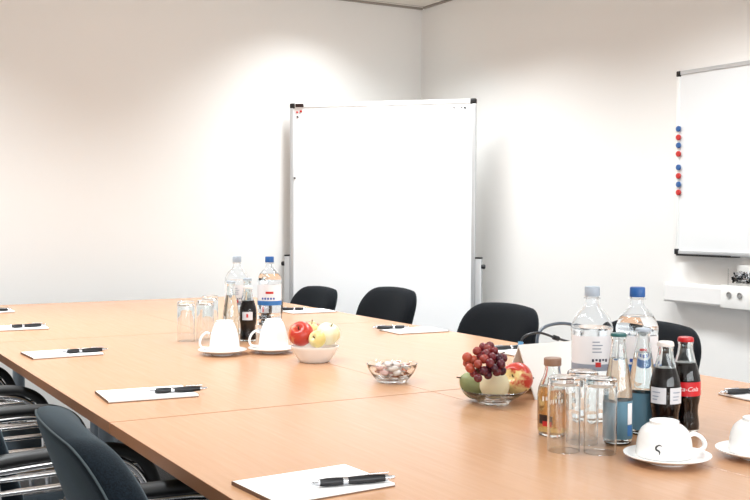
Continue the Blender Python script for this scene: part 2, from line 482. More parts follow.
BZ[0] = 0.518; THICK[0] = 1.5
near = make_chair(M['cloth_blue_lit'], M['piping'], 'near blue-lit black padded chair with pale seam, closest to the camera')
near.location = (-0.70, -0.61, 0); near.rotation_euler = (0, 0, math.radians(-3.5))
ch2 = dup(near, (-0.775, 0.30, 0), math.radians(2), 'blue-lit black chair beyond the nearest one, its back cut by the left frame edge')
ch3 = dup(near, (-0.80, 1.17, 0), math.radians(0), 'black-armed chair third along the left table edge, only its arms in view')
ch4 = dup(near, (-0.80, 1.98, 0), math.radians(0), 'farthest chair on the left table edge, one black arm showing')
BZ[0] = BACK_Z; THICK[0] = 1.0
rc = make_chair(M['cloth'], M['piping_dark'], 'black chair in front of the left half of the mobile whiteboard')
rc.location = (0.79, 2.825, 0); rc.rotation_euler = (0, 0, PI + math.radians(1)); rc.scale = (1, 1, 0.94)
for rr in (dup(rc, (0.735, 1.965, 0), PI, 'black chair in front of the right half of the mobile whiteboard'),
  dup(rc, (0.74, 1.115, 0), PI + 0.02, 'black chair just right of the mobile whiteboard, behind the grapes'),
  dup(rc, (0.75, 0.335, 0), PI + 0.03, 'black chair half hidden behind the water and cola bottles')):
    rr.scale = (1, 1, 0.985 if rr.location.y < 1.5 else 1.0)

# ------------------------------------------------------------------ mobile whiteboard
def mobile_board():
    A = Vector((1.236, 3.445, 0)); Bq = Vector((2.010, 2.655, 0))
    w = (Bq - A).length; mid = (A + Bq) / 2; rz = math.atan2((Bq - A).y, (Bq - A).x)
    t = thing('mobile_whiteboard', 'tall white mobile presentation board standing in the room corner', 'whiteboard', (mid.x, mid.y, 0), rz)
    z0, z1 = 0.42, 1.822
    zc, h = (z0 + z1) / 2, z1 - z0
    obj('panel', box((0, 0, zc), (w - 0.03, 0.022, h - 0.03)), M['whiteboard'], t, smooth=False)
    for s in (-1, 1):
        obj('side_profile', box((s * (w / 2 - 0.011), 0, zc), (0.022, 0.032, h - 0.05), 0.004), M['alu'], t)
        obj('edge_profile', box((0, 0, zc + s * (h / 2 - 0.013)), (w - 0.06, 0.032, 0.026), 0.005), M['alu_white'], t)
        for q in (-1, 1):
            obj('corner_cap', box((s * (w / 2 - 0.016), 0, zc + q * (h / 2 - 0.014)), (0.036, 0.036, 0.032), 0.010, 3), M['black_plastic'], t)
        px = s * (w / 2 + 0.018)
        pz = 0.925
        po = obj('post', box((px, 0.01, (pz + 0.05) / 2), (0.034, 0.05, pz - 0.05), 0.004), M['alu'], t)
        obj('post_cap', box((px, 0.01, pz + 0.004), (0.036, 0.052, 0.008), 0.002), M['black_plastic'], po)
        kn = lathe([(0, 0), (0.011, 0), (0.013, 0.006), (0.013, 0.018), (0.009, 0.022), (0, 0.022)], 16)
        bmesh.ops.rotate(kn, cent=(0, 0, 0), matrix=Matrix.Rotation(s * PI / 2, 3, 'Y'), verts=kn.verts)
        obj('knob', kn, M['black_plastic'], po, loc=(px + s * 0.017, 0.0, pz - 0.045))
        obj('foot', box((px, -0.02, 0.035), (0.05, 0.46, 0.03), 0.008), M['alu'], t)
        for q in (-1, 1):
            obj('caster', tube([(px - 0.01, -0.02 + q * 0.2, 0.0125), (px + 0.01, -0.02 + q * 0.2, 0.0125)], 0.0125, 16), M['black_plastic'], t)
    obj('stretcher', box((0, 0.02, 0.16), (w + 0.03, 0.03, 0.05), 0.004), M['alu'], t)
    return t, w
mb, mbw = mobile_board()

def on_board(u, z, name, r, d, mt, label, grp):
    """something stuck to the board face, u metres right of the left edge"""
    bm = lathe([(0, 0), (r, 0), (r, d * 0.6), (r * 0.75, d), (0, d)], 16)
    bmesh.ops.rotate(bm, cent=(0, 0, 0), matrix=Matrix.Rotation(PI / 2, 3, 'X'), verts=bm.verts)
    p = mb.matrix_world if False else (Matrix.Translation(mb.location) @ Matrix.Rotation(mb.rotation_euler[2], 4, 'Z'))
    o = obj(name, bm, mt)
    o.location = p @ Vector((-mbw / 2 + u, -0.0115, z)); o.rotation_euler = (0, 0, mb.rotation_euler[2])
    return tag(o, label, 'pin', grp)
g = 'pins on the mobile whiteboard'
on_board(0.045, 1.770, 'push_pin', 0.006, 0.008, M['mag_red'], 'red pin left of another red pin at the upper left of the board', g)
on_board(0.068, 1.775, 'push_pin', 0.007, 0.008, M['mag_red'], 'second red pin from the upper left board corner', g)
on_board(0.048, 1.743, 'push_pin', 0.0055, 0.008, M['black_plastic'], 'black pin under the red pins at the upper left board corner', g)
on_board(0.030, 1.385, 'push_pin', 0.0055, 0.008, M['black_plastic'], 'single black pin at the left edge of the board, below the corner', g)
on_board(mbw - 0.125, 1.775, 'push_pin', 0.005, 0.008, M['socket_grey'], 'grey pin farthest left of the three at the upper right corner', g)
on_board(mbw - 0.082, 1.775, 'push_pin', 0.005, 0.008, M['socket_grey'], 'middle grey pin of the three at the upper right corner', g)
on_board(mbw - 0.062, 1.772, 'push_pin', 0.0055, 0.008, M['black_plastic'], 'dark pin nearest the upper right board corner', g)
o = obj('board_clip', box((0, -0.02, 0), (0.05, 0.008, 0.02), 0.003), M['label_dark'])
p = Matrix.Translation(mb.location) @ Matrix.Rotation(mb.rotation_euler[2], 4, 'Z')
o.location = p @ Vector((-mbw / 2 + 0.062, 0, 1.809)); o.rotation_euler = (0, 0, mb.rotation_euler[2])
tag(o, 'small dark clip on the top rail of the mobile board, by its left corner', 'clip')

# ------------------------------------------------------------------ wall board
def wall_board():
    x = W - 0.001
    y0, y1, z0, z1 = 1.315, -0.10, 0.993, 1.826
    yc, zc, w, h = (y0 + y1) / 2, (z0 + z1) / 2, y0 - y1, z1 - z0
    t = thing('wall_whiteboard', 'white magnetic board in a silver frame on the right wall', 'whiteboard', (x, yc, zc))
    obj('panel', box((-0.009, 0, 0), (0.014, w - 0.02, h - 0.02)), M['wall_enamel'], t, smooth=False)
    for s in (-1, 1):
        obj('side_profile', box((-0.011, s * (w / 2 - 0.009), 0), (0.022, 0.018, h - 0.04), 0.003), M['alu_white'] if s > 0 else M['alu'], t)
        obj('edge_profile', box((-0.011, 0, s * (h / 2 - 0.009)), (0.022, w - 0.04, 0.018), 0.003), M['alu'], t)
        for q in (-1, 1):
            obj('corner_cap', box((-0.012, s * (w / 2 - 0.011), q * (h / 2 - 0.012)), (0.026, 0.024, 0.026), 0.006, 3), M['black_plastic'], t)
    bm = bmesh.new()
    add_box(bm, (-0.043, w / 2 - 0.215, -h / 2 - 0.002), (0.06, 0.31, 0.004))
    add_box(bm, (-0.072, w / 2 - 0.215, -h / 2 + 0.001), (0.003, 0.31, 0.008))
    obj('pen_tray', bm, M['black_plastic'], t, smooth=False)
wall_board()
def pixray(px, py):
    return (fw * F + r2 * (px - 375) - u2 * (py - 250))
def at(px, py, z=TZ):
    d = pixray(px, py); return CAM + d * ((z - CAM.z) / d.z)
def at_x(px, py, x):
    d = pixray(px, py); return CAM + d * ((x - CAM.x) / d.x)
names = ['topmost', 'second', 'third', 'fourth', 'fifth', 'sixth', 'seventh', 'lowest']
for k, py in enumerate((129, 137.5, 145.5, 154, 167.5, 176, 184.5, 192.5)):
    q = at_x(678.3, py, W - 0.02)
    c = 'blue' if k % 2 == 0 else 'red'
    bm = lathe([(0, 0), (0.0135, 0), (0.0135, 0.005), (0.011, 0.008), (0, 0.008)], 20)
    bmesh.ops.rotate(bm, cent=(0, 0, 0), matrix=Matrix.Rotation(-PI / 2, 3, 'Y'), verts=bm.verts)
    o = obj('magnet', bm, M['mag_' + c], loc=(W - 0.0232, q.y - 0.006, q.z))
    tag(o, 'round %s magnet, %s in the column along the wall board edge' % (c, names[k]), 'magnet', 'magnets on the wall board')

# wall trunking under the board
yd = at_x(664.5, 291, W - 0.065).y
t = thing('wall_trunking', 'white cable trunking along the right wall under the board', 'trunking', (W - 0.001, yd, 0.82))
obj('channel', box((-0.032, -1.6, 0), (0.064, 3.2, 0.086), 0.002), M['duct'], t, smooth=False)
obj('cover', box((-0.066, -1.6, 0), (0.004, 3.196, 0.070), 0.001), M['duct'], t, smooth=False)
obj('end_cap', box((-0.0335, 0.0015, 0), (0.069, 0.003, 0.088), 0.001), M['white_plastic'], t, smooth=False)
ys = at_x(722, 295, W - 0.07).y
t = thing('socket_panel', 'white socket panel with two round grey outlets on the wall trunking', 'socket', (W - 0.0695, ys, 0.82))
obj('plate', box((-0.005, -0.16, 0.004), (0.008, 0.32, 0.098), 0.002), M['white_plastic'], t)
for px in (729, 739.8):
    yk = at_x(px, 294, W - 0.08).y - ys
    bm = lathe([(0, 0), (0.012, 0), (0.0135, 0.004), (0.0115, 0.006), (0.0105, 0.003), (0, 0.003)], 24)
    bmesh.ops.rotate(bm, cent=(0, 0, 0), matrix=Matrix.Rotation(-PI / 2, 3, 'Y'), verts=bm.verts)
    obj('socket', bm, M['socket_grey'], t, loc=(-0.0085, yk, 0.012))
# clear holder with dark pins standing on the trunking
y0 = at_x(729, 278, W - 0.05).y
t = thing('pin_holder', 'clear box of dark and silver pins standing on the wall trunking', 'box', (W - 0.036, y0 - 0.09, 0.8635))
bm = bmesh.new()
for c, s in (((0, 0, 0.002), (0.056, 0.17, 0.003)), ((-0.027, 0, 0.04), (0.002, 0.17, 0.078)), ((0.027, 0, 0.045), (0.002, 0.17, 0.088)),
             ((0, 0.084, 0.04), (0.052, 0.002, 0.078)), ((0, -0.084, 0.04), (0.052, 0.002, 0.078))):
    add_box(bm, c, s)
M['clear_box'] = mat('clear_plastic', (0.98, 0.98, 0.98, 1), 0.05, Transmission_Weight=1.0, IOR=1.1)
obj('case', bm, M['clear_box'], t, smooth=False)
obj('back_plate', box((0.0245, 0, 0.049), (0.002, 0.164, 0.092)), M['white_plastic'], t, smooth=False)
obj('tray', box((-0.001, 0, 0.011), (0.048, 0.164, 0.014)), M['white_plastic'], t, smooth=False)
bd, bs = bmesh.new(), bmesh.new()
for k in range(110):
    c = Vector((random.uniform(-0.018, 0.018), random.uniform(-0.072, 0.072), random.uniform(0.022, 0.062)))
    d = Vector((random.uniform(-.3, .3), random.uniform(-1, 1), random.uniform(-1, 1))).normalized() * random.uniform(0.006, 0.013)
    add_tube(bd if k % 2 else bs, [c - d, c + d], 0.0042, 8)
obj('pins', bd, M['black_plastic'], t)['kind'] = 'stuff'
obj('silver_pins', bs, M['silver'], t)['kind'] = 'stuff'

# ------------------------------------------------------------------ writing pads and pens
def make_pad():
    t = thing('notepad', 'x', 'notepad', (0, 0, 0), 0, 'writing pads laid at the places')
    obj('pages', box((0.001, 0, 0.0040), (0.212, 0.150, 0.0040), 0.0003, 1), M['paper'], t, smooth=False)
    obj('backing', box((0, 0, 0.0010), (0.214, 0.151, 0.0020)), M['board_back'], t, smooth=False)
    obj('shaded_binding', box((-0.1064, 0, 0.0032), (0.0016, 0.151, 0.0062)), M['board_back'], t, smooth=False)  # brown bound edge, the shade of the pad's unlit side in its colour
    return t
PADS = [(-0.657, -0.665, 4, 'white pad at the nearest left place, cut by the bottom frame edge'),
        (-0.632, 0.284, -4, 'white pad with a pen, just beyond the table joint on the left side'),
        (-0.636, 1.123, 2, 'white pad with a pen, level with the drinking glasses on the left table edge'),
        (-0.612, 1.955, -4, 'white pad with a pen, second from the far end of the left table edge'),
        (-0.595, 2.715, 0, 'white pad farthest along the left table edge, mostly out of frame'),
        (0.672, 2.065, 178, 'white pad in front of the chair at the left half of the whiteboard'),
        (0.675, 1.165, 178, 'white pad on open table between the second chair and the candy bowl'),
        (0.680, 0.480, 180, 'white pad partly hidden behind the bunch of grapes'),
        (0.685, -0.460, 176, 'white pad at the right frame edge, past the cola bottles')]
pad0 = make_pad(); pads = []
for k, (x, y, a, l) in enumerate(PADS):
    o = pad0 if k == 0 else dup(pad0, (0, 0, 0), 0)
    o.location = (x, y, TZ + 0.0002); o.rotation_euler = (0, 0, math.radians(a)); o['label'] = l

def make_pen():
    """along +x from the tip"""
    t = thing('ballpoint_pen', 'x', 'pen', (0, 0, 0), 0, 'black pens lying on the pads')
    def lx(prof, name, mt, par=t):
        bm = lathe(prof, 20)
        bmesh.ops.rotate(bm, cent=(0, 0, 0), matrix=Matrix.Rotation(PI / 2, 3, 'Y'), verts=bm.verts)
        return obj(name, bm, mt, par, loc=(0, 0, 0.0058))
    lx([(0, 0), (0.0009, 0.0005), (0.0012, 0.005), (0.0028, 0.007), (0.0042, 0.018), (0, 0.018)], 'tip', M['silver'])
    lx([(0, 0.018), (0.0045, 0.018), (0.0056, 0.030), (0.0056, 0.046), (0.0050, 0.056), (0, 0.056)], 'grip', M['pen_black'])
    lx([(0, 0.056), (0.0053, 0.056), (0.0055, 0.058), (0.0055, 0.062), (0.0053, 0.064), (0, 0.064)], 'ring', M['silver'])
    lx([(0, 0.064), (0.0049, 0.064), (0.0057, 0.085), (0.0057, 0.108), (0.0048, 0.126), (0, 0.126)], 'barrel', M['pen_black'])
    lx([(0, 0.126), (0.0047, 0.126), (0.0047, 0.131), (0.0025, 0.133), (0.0025, 0.141), (0.0018, 0.143), (0, 0.143)], 'push_button', M['silver'])
    obj('clip', box((0.112, 0, 0.0125), (0.040, 0.0032, 0.0012), 0.0004), M['silver'], t)
    return t
def pen_at(p, q, label, k, first=[None]):
    a = Vector(p); b = Vector(q); d = b - a
    if first[0] is None: o = first[0] = make_pen()
    else: o = dup(first[0], (0, 0, 0), 0)
    o.scale = (1, 1.2, 1.2); o.location = (a.x, a.y, TZ + k); o.rotation_euler = (0, 0, math.atan2(d.y, d.x)); o['label'] = label
PT = 0.0064
zt = TZ + PT
for p, q, l in ((at(311, 488, zt), at(392, 481.5, zt), 'black pen on the nearest pad, closest to the bottom edge'),
                (at(149, 394, zt), at(205, 391, zt), 'black pen on the pad just beyond the table joint'),
                (at(60, 354, zt), at(108, 351.3, zt), 'black pen on the pad level with the left drinking glasses'),
                (at(4, 328.5, zt), at(48, 326.3, zt), 'black pen on the pad second from the far end of the left edge'),
                (Vector((-0.63, 2.705, 0)), at(12, 311, zt), 'black pen cut by the left frame edge, farthest along the table'),
                (at(302, 310.3, zt), at(281, 310.5, zt), 'black pen on the pad near the chair at the left half of the whiteboard'),
                (at(403, 328.6, zt), at(378, 329.3, zt), 'black pen on the pad between second chair and candy bowl'),
                (at(523, 348.6, zt), at(493, 350.2, zt), 'dark pen behind the grapes, on the half hidden pad'),
                (at(763, 393.0, zt), at(729, 394.7, zt), 'black pen on the pad at the right frame edge')):
    d = (q - p); d.z = 0
    c = (p + q) / 2; u = d.normalized() * 0.0715
    pen_at(c - u, c + u, l, PT + 0.0001) if p.y < 2.6 or p.x > 0 else pen_at(q - d.normalized() * 0.143, q, l, PT + 0.0001)

# ------------------------------------------------------------------ glass and bottles
def ball_arc(pts, n=5):
    return [(v.x, v.y) for v in spline([(a, b, 0) for a, b in pts], n)]

def mesh_text(s, size, r, z, ang, depth=0.0003, shear=0.0, tilt=0.0):
    """printed lettering wrapped on a cylinder"""
    cu = bpy.data.curves.new('lettering', 'FONT'); cu.body = s; cu.size = size; cu.shear = shear; cu.align_x = 'CENTER'; cu.align_y = 'CENTER'
    cu.resolution_u = 3
    ob = bpy.data.objects.new('lettering', cu); COL.objects.link(ob)
    bpy.context.view_layer.update()
    me = bpy.data.meshes.new_from_object(ob.evaluated_get(bpy.context.evaluated_depsgraph_get()))
    bpy.data.objects.remove(ob); bpy.data.curves.remove(cu)
    bm = bmesh.new(); bm.from_mesh(me); bpy.data.meshes.remove(me)
    bmesh.ops.subdivide_edges(bm, edges=[e for e in bm.edges if e.calc_length() > size * 0.3], cuts=2)
    for v in bm.verts:
        a = ang + v.co.x / r
        rr = r + depth
        v.co = Vector((rr * math.cos(a), rr * math.sin(a), z + v.co.y + tilt * v.co.x))
    return bm

def rot2(o, rz): o.rotation_euler = (0, 0, rz); return o

FACE = math.radians(-124)           # bearing of the camera seen from the table middle

def shell(outer, wall, floor_t):
    """closed glass shell from an outer profile [(r,z)] going up; open at the top"""
    inner = [(max(r - wall, 0.001), max(z, floor_t)) for r, z in outer if r > 0.002]
    inner = [p for i, p in enumerate(inner) if i == 0 or p != inner[i - 1]]
    k = 0
    while k + 1 < len(inner) and inner[k + 1][1] <= floor_t: k += 1
    inner = inner[k:]
    return [(0, outer[0][1])] + [p for p in outer if p[0] > 0] + inner[::-1] + [(0, floor_t)]

def fill(outer, wall, floor_t, level):
    pr = []
    for (ra, za), (rb, zb) in zip(outer, outer[1:]):
        if zb <= floor_t or za >= level: continue
        if za >= floor_t and not pr: pr.append((ra - wall * 0.5, max(za, floor_t)))
        if zb >= level:
            t_ = (level - za) / (zb - za) if zb > za else 1
            pr.append((ra + (rb - ra) * t_ - wall * 0.5, level)); break
        pr.append((rb - wall * 0.5, max(zb, floor_t)))
    z0 = pr[0][1]
    return [(0, z0)] + pr + [(0, level)]

def make_tumbler(label, group):
    t = thing('drinking_glass', label, 'glass', (0, 0, 0), 0, group)
    # upside down: rim at z 0, thick base on top
    pr = [(0.0285, 0.0), (0.0295, 0.0004), (0.0302, 0.04), (0.0303, 0.09), (0.0300, 0.128), (0.0290, 0.135), (0.026, 0.138), (0, 0.1375),
          ]
    inn = [(0.0, 0.127), (0.020, 0.1268), (0.0262, 0.122), (0.0282, 0.105), (0.0285, 0.05), (0.0280, 0.0004), (0.0285, 0.0)]
    bm = lathe(pr, 48); add_lathe(bm, inn, 48)
    bmesh.ops.remove_doubles(bm, verts=bm.verts, dist=1e-6)
    obj('bowl', bm, M['glass'], t, angle=35)
    return t

# litre bottle
PET_OUT = [(0.010, 0.006), (0.022, 0.0), (0.034, 0.0), (0.0395, 0.005), (0.0425, 0.014), (0.0425, 0.028), (0.0408, 0.033), (0.0425, 0.038),
           (0.0425, 0.050), (0.0408, 0.055), (0.0425, 0.060), (0.0425, 0.072), (0.0408, 0.077), (0.0425, 0.082), (0.0425, 0.100),
           (0.0430, 0.104), (0.0430, 0.186), (0.0442, 0.190), (0.0442, 0.196), (0.0430, 0.202), (0.0405, 0.210), (0.0365, 0.2185), (0.0310, 0.2265), (0.0245, 0.2335), (0.0185, 0.239), (0.0152, 0.244), (0.0140, 0.249),
           (0.0136, 0.257), (0.0172, 0.258), (0.0172, 0.260), (0.0136, 0.261), (0.0136, 0.275)]
def make_litre(kind, label, group=None):
    t = thing('water_bottle', label, 'bottle', (0, 0, 0), 0, group)
    obj('body', lathe(shell(PET_OUT, 0.0012, 0.008), 56), M['pet'], t, angle=50)
    obj('water', lathe(fill(PET_OUT, 0.0012, 0.008, 0.197 if kind == 'pale' else 0.222), 56), M['water'], t, angle=50)
    cap = [(0, 0.2625), (0.0158, 0.2625), (0.0163, 0.264), (0.0160, 0.281), (0.0145, 0.2835), (0, 0.2835)]
    obj('cap', lathe(cap, 36), M['cap_blue' if kind == 'blue' else 'cap_pale'], t, angle=35)
    R = 0.0432
    if kind == 'blue':
        lb = obj('label', band(R, 0.108, 0.183, 0, 7, 56), M['label_white'], t)
        obj('band', band(R + 0.0005, 0.108, 0.124, 0, 7, 56), M['label_blue'], lb)
        for k in range(5):
            a = FACE - 0.5 + 0.24 * k
            obj('print', band(R + 0.0006, 0.129, 0.136, a, a + 0.15, 4), M['ink_blue'], lb)
        obj('emblem', band(R + 0.0006, 0.150, 0.158, FACE - 0.15, FACE + 0.5, 10), M['ink_red'], lb)
    else:
        a0, a1 = FACE - 1.35, FACE + 1.35
        lb = obj('label', band(R, 0.108, 0.181, a0, a1, 40), M['label_white'], t)
        obj('band', band(R + 0.0005, 0.108, 0.122, a0, a1, 40), M['label_grey'], lb)
        for k, (z, w) in enumerate(((0.168, 0.35), (0.161, 0.5), (0.154, 0.42), (0.147, 0.46))):
            obj('print', band(R + 0.0006, z, z + 0.0022, FACE - 0.1, FACE - 0.1 + w, 6), M['label_grey'], lb)
        for k in range(5):
            a = FACE - 0.12 + 0.17 * k
            obj('print', band(R + 0.0006, 0.1275 + 0.002 * (k % 2), 0.1335, a, a + 0.10, 3), M['ink_dark'], lb)
        obj('emblem', band(R + 0.0007, 0.1165, 0.1265, FACE + 0.05, FACE + 0.32, 6), M['ink_red'], lb)
    return t

# small glass water bottle
SM_OUT = [(0.012, 0.003), (0.020, 0.0), (0.0245, 0.0015), (0.0268, 0.006), (0.0272, 0.02), (0.0272, 0.085), (0.0262, 0.105), (0.0225, 0.130), (0.0180, 0.155),
          (0.0148, 0.175), (0.0134, 0.190), (0.0130, 0.199), (0.0146, 0.2005), (0.0146, 0.204), (0.0126, 0.206)]
def make_small(kind, label, group=None):
    t = thing('mineral_water_bottle', label, 'bottle', (0, 0, 0), 0, group)
    obj('body', lathe(shell(SM_OUT, 0.0022, 0.006), 48), M['glass_bottle'], t, angle=50)
    obj('water', lathe(fill(SM_OUT, 0.0022, 0.006, 0.163), 48), M['water'], t, angle=50)
    obj('cap', lathe([(0, 0.2065), (0.0150, 0.2045), (0.0155, 0.2055), (0.0147, 0.2095), (0.0125, 0.2110), (0, 0.2110)], 32), M['cap_teal' if kind == 'teal' else 'cap_pale'], t)
    if kind != 'plain':
        lb = obj('label', band(0.02735, 0.012, 0.084, 0, 7, 48), M['label_teal'], t)
        obj('panel', band(0.02785, 0.040, 0.080, FACE + 0.55, FACE + 1.0, 8), M['label_white'], lb)
        obj('stripe', band(0.02785, 0.018, 0.038, FACE + 0.55, FACE + 1.0, 8), M['label_blue'], lb)
    else:
        lb = obj('label', band(0.02735, 0.030, 0.072, FACE - 0.6, FACE + 0.6, 20), M['label_white'], t)
    return t

CO_OUT = [(0.014, 0.003), (0.022, 0.0), (0.0268, 0.002), (0.0282, 0.008), (0.0282, 0.018), (0.0268, 0.030), (0.0256, 0.042), (0.0264, 0.054), (0.0288, 0.066), (0.0296, 0.074),
          (0.0296, 0.104), (0.0284, 0.114), (0.0250, 0.126), (0.0208, 0.140), (0.0172, 0.154), (0.0148, 0.166), (0.0138, 0.176), (0.0150, 0.1775), (0.0150, 0.182), (0.0130, 0.184)]
def make_cola(kind, label, group=None):
    t = thing('cola_bottle', label, 'bottle', (0, 0, 0), 0, group)
    obj('body', lathe(shell(CO_OUT, 0.0022, 0.006), 48), M['glass_bottle'], t, angle=50)
    obj('cola', lathe(fill(CO_OUT, 0.0022, 0.006, 0.140), 48), M['cola'], t, angle=50)
    obj('cap', lathe([(0, 0.1845), (0.0158, 0.1815), (0.0164, 0.183), (0.0152, 0.1890), (0.0125, 0.1910), (0, 0.1910)], 32), M['cap_red' if kind == 'red' else 'cap_white'], t)
    R = 0.0299
    if kind == 'red':
        lb = obj('label', band(R, 0.075, 0.103, 0, 7, 48), M['label_red'], t)
        obj('lettering', mesh_text('Coca-Cola', 0.0125, R, 0.089, FACE - 0.2, 0.0008, 0.3), M['ink_white'], lb)
        obj('lettering', mesh_text('Coca-Cola', 0.0125, R, 0.089, FACE + 2.2, 0.0008, 0.3), M['ink_white'], lb)
    elif kind == 'silver':
        for a in (FACE - 1.25, FACE + 0.12):
            lb = obj('label', band(R, 0.073, 0.104, a, a + 1.12, 16), M['label_silver'], t)
            for k, z in enumerate((0.080, 0.086, 0.094)):
                obj('print', band(R + 0.0006, z, z + 0.002, a + 0.2, a + 0.55 + 0.1 * k, 6), M['label_grey'], lb)
    else:
        lb = obj('label', band(R, 0.075, 0.103, FACE - 0.5, FACE + 0.75, 16), M['label_silver'], t)
        obj('print', band(R + 0.0006, 0.084, 0.096, FACE + 0.0, FACE + 0.22, 6), M['ink_red'], lb)
    return t

JU_OUT = [(0.014, 0.002), (0.022, 0.0), (0.0275, 0.003), (0.0290, 0.010), (0.0290, 0.082), (0.0275, 0.094), (0.0235, 0.106), (0.0185, 0.116), (0.0160, 0.124), (0.0152, 0.132), (0.0152, 0.138)]
def make_juice(label):
    t = thing('juice_bottle', label, 'bottle')
    obj('body', lathe(shell(JU_OUT, 0.0022, 0.006), 48), M['glass_bottle'], t, angle=50)
    obj('juice', lathe(fill(JU_OUT, 0.0022, 0.006, 0.098), 48), M['juice'], t, angle=50)
    obj('cap', lathe([(0, 0.1385), (0.0165, 0.1385), (0.0172, 0.140), (0.0172, 0.152), (0.016, 0.1535), (0, 0.1535)], 32), M['cap_brown'], t, angle=35)
    lb = obj('label', band(0.0291, 0.026, 0.044, FACE - 1.1, FACE - 0.25, 14), M['label_dark'], t)
    obj('emblem', band(0.0298, 0.022, 0.032, FACE - 0.75, FACE - 0.38, 8), M['ink_red'], lb)
    for k in range(6):
        a = FACE - 0.8 + 0.26 * k
        obj('lettering', band(0.0292, 0.071 + 0.002 * (k % 2), 0.080, a, a + 0.13, 4), M['ink_white'], t)
    return t

g = 'upturned glasses beside the near bottles'
tm = make_tumbler('upturned glass in front of the small juice bottle, left of its group', g); tm.location = (*at(563.5, 450.3)[:2], TZ)
dup(tm, (*at(600, 452.3)[:2], TZ), 0, 'upturned glass at the front right of the near group, by the teal label')
dup(tm, (*at(582, 442)[:2], TZ), 0, 'upturned glass standing behind and between two other near ones')
g = 'upturned glasses beside the far bottles'
dup(tm, (*at(186, 341)[:2], TZ), 0, 'upturned glass farthest left of the far group', g)
dup(tm, (*at(205, 339.5)[:2], TZ), 0, 'upturned glass behind the handle of the far left cup', g)
dup(tm, (*at(210, 332.5)[:2], TZ), 0, 'upturned glass at the back of the far group, next to a small water bottle', g)

def put(o, px, py, rz=0.0):
    q = at(px, py); o.location = (q.x, q.y, TZ); o.rotation_euler = (0, 0, rz); return o
pw = make_litre('pale', 'large water bottle with pale grey cap behind the near upturned glasses', 'litre water bottles'); put(pw, 591, 418.5)
pb = make_litre('blue', 'large water bottle with blue cap behind the near small bottles', 'litre water bottles'); put(pb, 636, 420)
put(dup(pw, (0, 0, 0), 0, 'large water bottle with pale cap in the far bottle group'), 237, 333.5)
put(dup(pb, (0, 0, 0), 0, 'large blue-capped water bottle in the far bottle group, near the mobile whiteboard'), 269.5, 334)
s1 = make_small('teal', 'small glass water bottle with teal label and green cap, beside the near glasses', 'small glass water bottles'); put(s1, 617.5, 443)
s2 = make_small('pale', 'small glass water bottle with teal label between green-capped bottle and cola', 'small glass water bottles'); put(s2, 642, 433.5, 0.4)
s3 = make_small('plain', 'slim clear glass water bottle left of the far cola bottle', 'small glass water bottles'); put(s3, 231, 343)
put(dup(s3, (0, 0, 0), 0, 'slim clear glass water bottle just behind the far cola bottle'), 247.5, 337.5)
put(make_cola('silver', 'cola bottle with silver label and white cap, behind the near cup', 'cola bottles'), 664.5, 439)
put(make_cola('red', 'cola bottle with red label and red cap, right of the silver one', 'cola bottles'), 684.5, 431)
c3 = make_cola('far', 'cola bottle in the far group, between two white cups', 'cola bottles'); put(c3, 248, 341)
c4 = put(dup(c3, (0, 0, 0), 0, 'cola bottle hidden behind the far blue-capped water bottle'), 275, 329)
put(make_juice('small bottle of amber apple juice with a brown cap'), 552, 435)

# ------------------------------------------------------------------ cups on saucers
def make_saucer(label, group):
    t = thing('saucer', label, 'saucer', (0, 0, 0), 0, group)
    pr = [(0, 0.0045), (0.026, 0.0045), (0.028, 0.0), (0.033, 0.0), (0.034, 0.004), (0.055, 0.0075), (0.072, 0.0135), (0.0755, 0.0155), (0.0755, 0.0170), (0.0735, 0.0175),
          (0.058, 0.0112), (0.050, 0.0082), (0.046, 0.0078), (0, 0.0078)]
    tag(t, label, 'saucer', group)
    obj('plate', lathe(pr, 64), M['china'], t, angle=60)
    return t
def make_cup(label, group, tall=False):
    """upside down: rim at z 0"""
    t = thing('coffee_cup', label, 'cup', (0, 0, 0), 0, group)
    if tall: key = [(0.0480, 0.0), (0.0474, 0.012), (0.0455, 0.030), (0.0425, 0.052), (0.0360, 0.073), (0.0300, 0.087), (0.0265, 0.0900)]
    else: key = [(0.0490, 0.0), (0.0489, 0.009), (0.0480, 0.022), (0.0458, 0.034), (0.0405, 0.046), (0.0310, 0.0545), (0.0255, 0.0565)]
    zt = key[-1][1]; rt = key[-1][0]
    out = ball_arc(key, 4)
    pr = [(0.0470, 0.0)] + out + [(rt + 0.0003, zt + 0.0050), (rt - 0.001, zt + 0.0058), (rt - 0.003, zt + 0.0050), (rt - 0.0037, zt + 0.001), (0, zt + 0.0005)]
    inn = [(0, zt - 0.0035)] + [(r - 0.0032, z - 0.002) for r, z in out[::-1] if 0.004 < z < zt - 0.003] + [(0.0452, 0.0), (0.0470, 0.0)]
    bm = lathe(pr, 56); add_lathe(bm, inn, 56); bmesh.ops.remove_doubles(bm, verts=bm.verts, dist=1e-6)
    obj('body', bm, M['china'], t, angle=60)
    k = zt / 0.0565
    hp = spline([(0.0455, 0, 0.034 * k), (0.057, 0, 0.036 * k), (0.070, 0, 0.029 * k), (0.0765, 0, 0.017 * k), (0.070, 0, 0.0075 * k), (0.0475, 0, 0.0055 * k)], 8)
    obj('handle', tube(hp, 0.0052, 12, flat=0.75), M['china'], t)
    if not tall:                     # dark swoosh emblem on the flank
        pts = []
        for u, v in ((0.0065, 0.0245), (0.002, 0.0265), (-0.0035, 0.0235), (-0.0035, 0.0185), (0.001, 0.0165), (0.0025, 0.0135), (0.0015, 0.0095)):
            rr = max(1e-3, min(out, key=lambda p: abs(p[1] - v))[0]) + 0.0006
            a = EMB + u / rr
            pts.append((rr * math.cos(a), rr * math.sin(a), v))
        sp = spline(pts, 6)
        obj('emblem', tube(sp, [0.0003 + 0.0012 * math.sin(PI * i / (len(sp) - 1)) for i in range(len(sp))], 8), M['black_plastic'], t)
    return t
HR = math.radians(-22)
